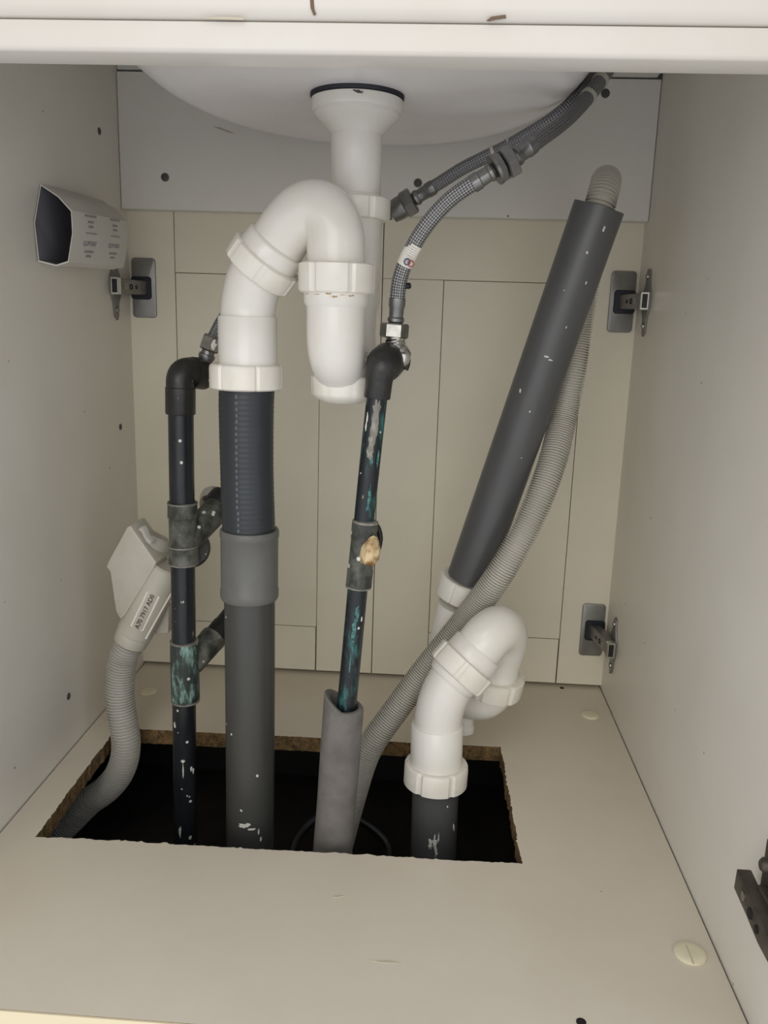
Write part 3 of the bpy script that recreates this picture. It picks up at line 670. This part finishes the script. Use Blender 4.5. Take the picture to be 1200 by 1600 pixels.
for pA, pB in (((453.8, -259.0, 597.0), (455.9, -256.5, 599.8)), ((463.5, -249.5, 610.7), (465.6, -247.0, 613.8))):
    along(pA, pB, [(0, 5.6), (0, 6.3), (1, 6.3), (1, 5.6)], 'tie_band', 'corr', par=h2)
h4 = thing('braided_hose', 'braided hose mostly hidden behind the white swan neck trap', 'hose', (153.3, -222.0, 409.0))
obj('braid', tube([tuple(v0 + (v1-v0)*.95), (159.7, -222.0, 420.7), (172.8, -222.0, 439.9), (188.0, -222.0, 461.7), (207.7, -224.0, 485.6), (229.7, -226.0, 504.0), (255.8, -220.0, 512.9), (282.1, -211.0, 513.0), tuple(g0)], 5.4, n=24, step=2, uv=True), 'braid2', h4)

# ------------------------------------------------------------------ inlet safety valve with corrugated hose
AY = -196
sv = thing('inlet_valve', 'light grey plastic inlet safety valve with corrugated hose and code sticker', 'valve', (47.3, -196.0, -28.2))
A0, A1 = V((57.9, -196.0, 110.0)), V((98.1, -196.0, 191.6)); ad = (A1-A0).normalized(); al = (A1-A0).length
obj('valve_barrel', L(A0, ad, [(-2, 13), (0, 16.3), (9, 17.2), (11, 16.4), (12, 17.6), (al*.98, 17.9), (al, 16), (al, 0)], n=40), 'valve', sv)
kite = [(67.9, -209.0, 231.6), (93.0, -214.0, 198.5), (90.3, -214.0, 192.7), (58.6, -210.0, 142.4), (53.8, -208.0, 137.5), (49.8, -208.0, 145.8), (46.2, -209.0, 185.9), (42.7, -209.0, 190.2), (44.8, -209.0, 195.4), (64.8, -209.0, 230.8)]
obj('housing', prism(kite, (4, 28, 2), 1.0, 2), 'valve', sv, 30)
B0 = V((69.2, -194.0, 174.7))
obj('union_collar', L(V((64.4, -190.0, 186.9)), V((.42, .25, .87)), [(0, 20), (26, 22.5), (33, 22.5), (36, 21), (36, 16), (30, 15), (30, 0)], n=40), 'valve', sv)
obj('clip', prism([(78.0, -210.0, 231.6), (80.7, -211.0, 228.3), (83.3, -212.0, 221.8), (88.4, -213.0, 218.6), (87.0, -213.0, 214.8), (82.5, -212.0, 218.1), (79.4, -211.0, 225.8), (74.8, -210.0, 228.4)], (3, 5, 1), .5, 1), 'corr', sv)
obj('rib', tube([(78.1, -207.0, 118.7), (91.5, -207.0, 143.1), (107.2, -207.0, 171.1)], 1.0, n=8), 'sticker', sv)
obj('barrel_foot', prism([(83.8, -188.0, 137.2), (95.6, -188.0, 147.8), (94.2, -188.0, 117.6), (79.2, -188.0, 115.4)], (0, 14, 0), 1.5, 2), 'valve', sv)
# sticker wrapped on the barrel with its code
sx = (V((95.3, -214.0, 174.0)) - V((73.6, -214.0, 138.2))).normalized()
sc_ = (V((77.9, -196.0, 150.0)))
nn = towards_cam(sc_); nn = (nn - ad*nn.dot(ad)).normalized(); sc_ = sc_ - ad.cross(nn)*0
foot = A0 + ad*((sc_-A0).dot(ad))
offs = (sc_-foot).dot(ad.cross(nn)); 
def onbarrel(a, s, up):
    th = s/17.8; return foot + ad*a + (nn*math.cos(th) + ad.cross(nn)*math.sin(th))*(17.7+up)
s0_ = math.asin(max(-.9, min(.9, offs/17.8)))*17.8*.75
b = bmesh.new(); rows = []
ol = rrect(0, 0, 20.2, 6.6, 1.4, 4)
topv = [b.verts.new(onbarrel(x_, s0_+y_, .35)) for x_, y_ in ol]; botv = [b.verts.new(onbarrel(x_, s0_+y_, -.4)) for x_, y_ in ol]
b.faces.new(topv)
for i in range(len(ol)): b.faces.new((topv[i], botv[i], botv[(i+1) % len(ol)], topv[(i+1) % len(ol)]))
st = obj('sticker', b, 'sticker', sv)
up_ = ad.cross(nn); 
th0 = s0_/17.8; sn_ = nn*math.cos(th0) + up_*math.sin(th0)
yv = sn_.cross(ad)
text('code_lettering', 'A70 7917 AD0', 6.3, foot + sn_*18.15, ad, yv, 'inkdark', st, .12, 'CENTER')
obj('hose', corrugated([tuple(A0 + ad*4), tuple(A0 - ad*8), (49.7, -195.0, 90.8), (46.3, -195.0, 70.1), (46.0, -197.0, 46.8), (49.5, -200.0, 24.0), (52.1, -202.0, 4.1), (49.7, -203.0, -15.4), (42.0, -202.0, -33.7), (27.7, -200.0, -51.8), (9.3, -198.0, -67.5), (-30, -196, -108), (-70, -190, -125)], 14.4, 3.05, 2.0), 'corr', sv)

# ------------------------------------------------------------------ flattened card sleeve on the left wall
ps = thing('card_sleeve', 'open white printed card sleeve stuck on the left cabinet wall', 'sleeve', (0.0, -217.5, 499.5))
near = [(1.0, -211.5, 533.2), (1.0, -228.0, 499.5), (2.0, -226.1, 467.6), (14.0, -218.0, 464.7), (24.2, -216.0, 468.3), (29.5, -216.0, 493.0), (29.8, -217.0, 511.2), (18.7, -217.0, 523.0)]
shift = V((33.0, -93.1, 499.8)) - V((29.0, -216.0, 494.0))
def sleeve():
    b = bmesh.new(); n = 8; rings = []
    cen = sum((V(p) for p in near), Vector())/n
    segs = []
    for i in range(n):
        a, c = V(near[i]), V(near[(i+1) % n])
        for k in range(4): segs.append(a.lerp(c, k/4))
    for layer, sc in ((0, 1), (1, .955)):
        for t in (0, .33, .66, 1):
            rr = []
            for i, p in enumerate(segs):
                q = cen + (p-cen)*sc*(1 + .03*math.sin(t*5 + i)*0) + shift*t
                q.z += -3*t*t*(1 if i % 5 == 0 else .6); q.x = max(q.x, .3)
                rr.append(b.verts.new(q))
            rings.append((layer, rr))
    m = len(segs)
    for L0 in (0, 4):
        for k in range(3):
            a, c = rings[L0+k][1], rings[L0+k+1][1]
            for i in range(m):
                f = b.faces.new((a[i], a[(i+1) % m], c[(i+1) % m], c[i])); f.material_index = 0 if L0 == 0 else 1
    for k in (0, 3):
        a, c = rings[k][1], rings[4+k][1]
        for i in range(m): b.faces.new((a[i], a[(i+1) % m], c[(i+1) % m], c[i])).material_index = 0
    return b
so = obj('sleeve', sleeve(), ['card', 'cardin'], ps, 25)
fA, fB = V((29.5, -216.0, 493.0)), V((29.8, -217.0, 511.2)); fC = V((24.2, -216.0, 468.3))
fx_ = shift.normalized()
def on_face(s, v):       # s along the sleeve in mm, v 0..1 down the printed face
    base = fB.lerp(fA, min(v, .5)*2) if v < .5 else fA.lerp(fC, (v-.5)*2)
    p = base + fx_*s; return p
fn = fx_.cross(V((0, 0, 1))).normalized()
if fn.dot(towards_cam(fA)) < 0: fn = -fn
ln = shift.length
for (s0f, wd) in ((.30, 24), (.74, 22)):
    for (v, f) in ((.06, 1), (.20, .5), (.31, .42), (.47, .95), (.80, .8), (.88, .45)):
        c_ = on_face(ln*s0f, v) + fn*.35; hw = wd*f/2; yd = (fA-fB) if v < .5 else (fC-fA); yd = yd.normalized()
        th = .9 if f != .95 else .45
        obj('print_line', prism([c_-fx_*hw-yd*th, c_+fx_*hw-yd*th, c_+fx_*hw+yd*th, c_-fx_*hw+yd*th], fn*.25), 'ink', so)
    c_ = on_face(ln*s0f, .66) + fn*.45
    text('print_word', 'QUPOINT', 6.2, c_, fx_, -(fC-fA), 'ink', so, .12, 'CENTER')

# ------------------------------------------------------------------ cup hinges of the rear doors
def hinge(side, z, label):
    def X(x_): return x_ if side < 0 else W - x_
    t = thing('hinge', label, 'hinge', (X(14), 0, z), 'cup hinges of the rear doors')
    def q(x_, y_, dz): return (X(x_), y_, z+dz)
    obj('cup_plate', prism([q(a, 0, c) for a, c in rrect(17, 0, 13.6, 32.5, 4)], (0, -2.6, 0), .8, 2), 'plate', t, 30)
    obj('cup_recess', prism([q(a, -2.5, c) for a, c in rrect(14.5, 0, 11.5, 12.5, 3.5)], (0, -2.2, 0), .6, 1), 'darkrec', t, 30)
    obj('hinge_arm', prism([q(22, -4, 0), q(19.5, -12, 0), q(11, -60, 0), q(3, -60, 0), q(3, -40, 0), q(8, -6, 0)], (0, 0, 15.5), .8, 1), 'dullsteel', t, 30).location.z = -.00775
    for f, r in ((.30, 2.2), (.52, 3.1), (.74, 3.3)):
        p0 = V(q(19.5-8.5*f, -12-48*f, 0)); n_ = V((X(1)-X(0), 0, 0))*1.0 + V((0, -.18, 0))
        obj('arm_screw' if f > .4 else 'arm_hole', L(p0 - n_.normalized()*.6, n_, [(0, r), (.9, r), (1.1, r*.7), (.5, r*.3), (.5, 0)], n=18), 'nickel' if f > .7 else 'hole', t)
    obj('arm_clip', prism([q(12, -58, -9), q(12, -66, -9), q(3, -66, -9), q(3, -58, -9)], (0, 0, 18), .8, 1), 'chrome', t, 30)
    obj('clip_slot', prism([q(10.4, -66, -7), q(10.4, -66.6, -7), q(5, -66.6, -7), q(5, -66, -7)], (0, 0, 14)), 'black', t)
    wing = [(-45, -36), (-42, -32), (-40, -18), (-34, -10), (-34, 10), (-40, 18), (-42, 30), (-46, 33), (-52, 31), (-54, 20), (-60, 10), (-60, -10), (-54, -18), (-52, -31)]
    obj('mounting_plate', prism([q(0, a, c) for a, c in wing], (X(2.6)-X(0), 0, 0), .5, 1), 'plate', t, 30)
    for dz in (-25, 25):
        obj('screw', L(q(2.2, -47, dz), (X(1)-X(0), 0, 0), [(0, 3.8), (1.4, 3.6), (2, 2.6), (1.5, 1.2), (1.5, 0)], n=18), 'nickel', t)
    return t
hinge(-1, 454, 'cup hinge on upper left of rear door, just below the card sleeve')
hinge(1, 454, 'cup hinge at upper right, beside the top of the leaning standpipe')
hinge(1, 75, 'cup hinge at lower right, just above the cabinet floor')
hinge(-1, 75, 'cup hinge at lower left, half hidden behind the inlet valve')

# near hinge arm on the right wall
nh = thing('hinge', 'big weathered dark hinge arm on the right wall near the front', 'hinge', (564.0, -495.1, 54.8))
pA = [(548.0, -488.3, 102.1), (548.0, -487.6, 87.9), (548.0, -509.9, 85.6), (548.0, -529.8, 82.6), (548.0, -549.1, 82.9), (548.0, -573.9, 85.5), (548.0, -578.0, 105.0), (548.0, -541.4, 97.2), (548.0, -516.9, 99.0)]
obj('hinge_arm', prism(pA, (9, 0, 0), .8, 2), 'bronze', nh, 30)
for q, r, mt in (((547.6, -503.7, 94.1), 3.0, 'nickel'), ((547.6, -515.5, 91.3), 3.4, 'hole'), ((547.6, -526.6, 89.3), 2.6, 'hole')):
    obj('arm_screw' if mt == 'nickel' else 'arm_hole', L(q, (-1, 0, 0), [(-.6, r), (.3, r), (.4, r*.6), (.1, 0)], n=18), mt, nh)
ym, zm = pA[1][1], pA[1][2]
obj('mounting_plate', prism([(W, ym-6, zm+40), (W, ym-6, zm-20), (W, ym-16, zm-26), (W, ym-60, zm-26), (W, ym-70, zm+30), (W, ym-30, zm+46), (W, ym-14, zm+46)], (-3, 0, 0), .8, 1), 'bronze', nh, 30)
obj('spacer', box(555.5, 561.5, ym-56, ym-14, zm-8, zm+14, 1, 1), 'bronze', nh, 30)
obj('plate_screw', L((W-3, ym-16, zm+28), (-1, 0, 0), [(0, 5), (4, 4.8), (6, 3), (5, 1), (5, 0)], n=8), 'bronze', nh)

# ------------------------------------------------------------------ cover caps on the floor
def cap(p, r, label):
    t = tag(obj('cover_cap', L((p[0], p[1], 0), (0, 0, 1), [(0, r*.98), (.8, r), (1.8, r*.97), (2.6, r*.84), (2.9, r*.5), (3, 0)], n=40), 'cap'), label, 'cap', 'screw cover caps on the floor')
    return t
cn = cap((543.7, -442.0, 0.0), 11.3, 'largest round cream cover cap on the floor, nearest the front right')
p = (542.4, -445.7, 3.0)
obj('slot', prism([(p[0]-.4, p[1]-9, 2.7), (p[0]+.4, p[1]-9, 2.7), (p[0]+.4, p[1]+9, 2.7), (p[0]-.4, p[1]+9, 2.7)], (0, 0, .45)), 'scuff', cn)
cap((538.0, -74.7, 0.0), 10.3, 'round cream cover cap on the floor near the back right corner')
cap((32.5, -76.6, 0.0), 10.3, 'round cream cover cap on the floor beside the corrugated inlet hose')

# ------------------------------------------------------------------ in the void under the floor
cb = obj('cable', tube([(320, -395, -145), (250, -382, -112), (228, -260, -95), (232, -210, -80), (265, -185, -70), (320, -200, -95), (305, -250, -120), (252, -270, -142), (240, -350, -145), (225, -430, -145)], 4.5, n=14, step=4), 'black')
tag(cb, 'black cable loop lying in the dark void under the floor', 'cable')
tb = obj('timber_batten', box(20, 120, -330, -290, -150, -128, 1.5), 'timber'); tag(tb, 'short dusty timber batten in the left of the dark void', 'batten')
tb = obj('stone_block', box(385, 440, -330, -285, -150, -128, 5), 'ground'); tag(tb, 'dark rubble block on the ground right of the short waste pipe', 'block')
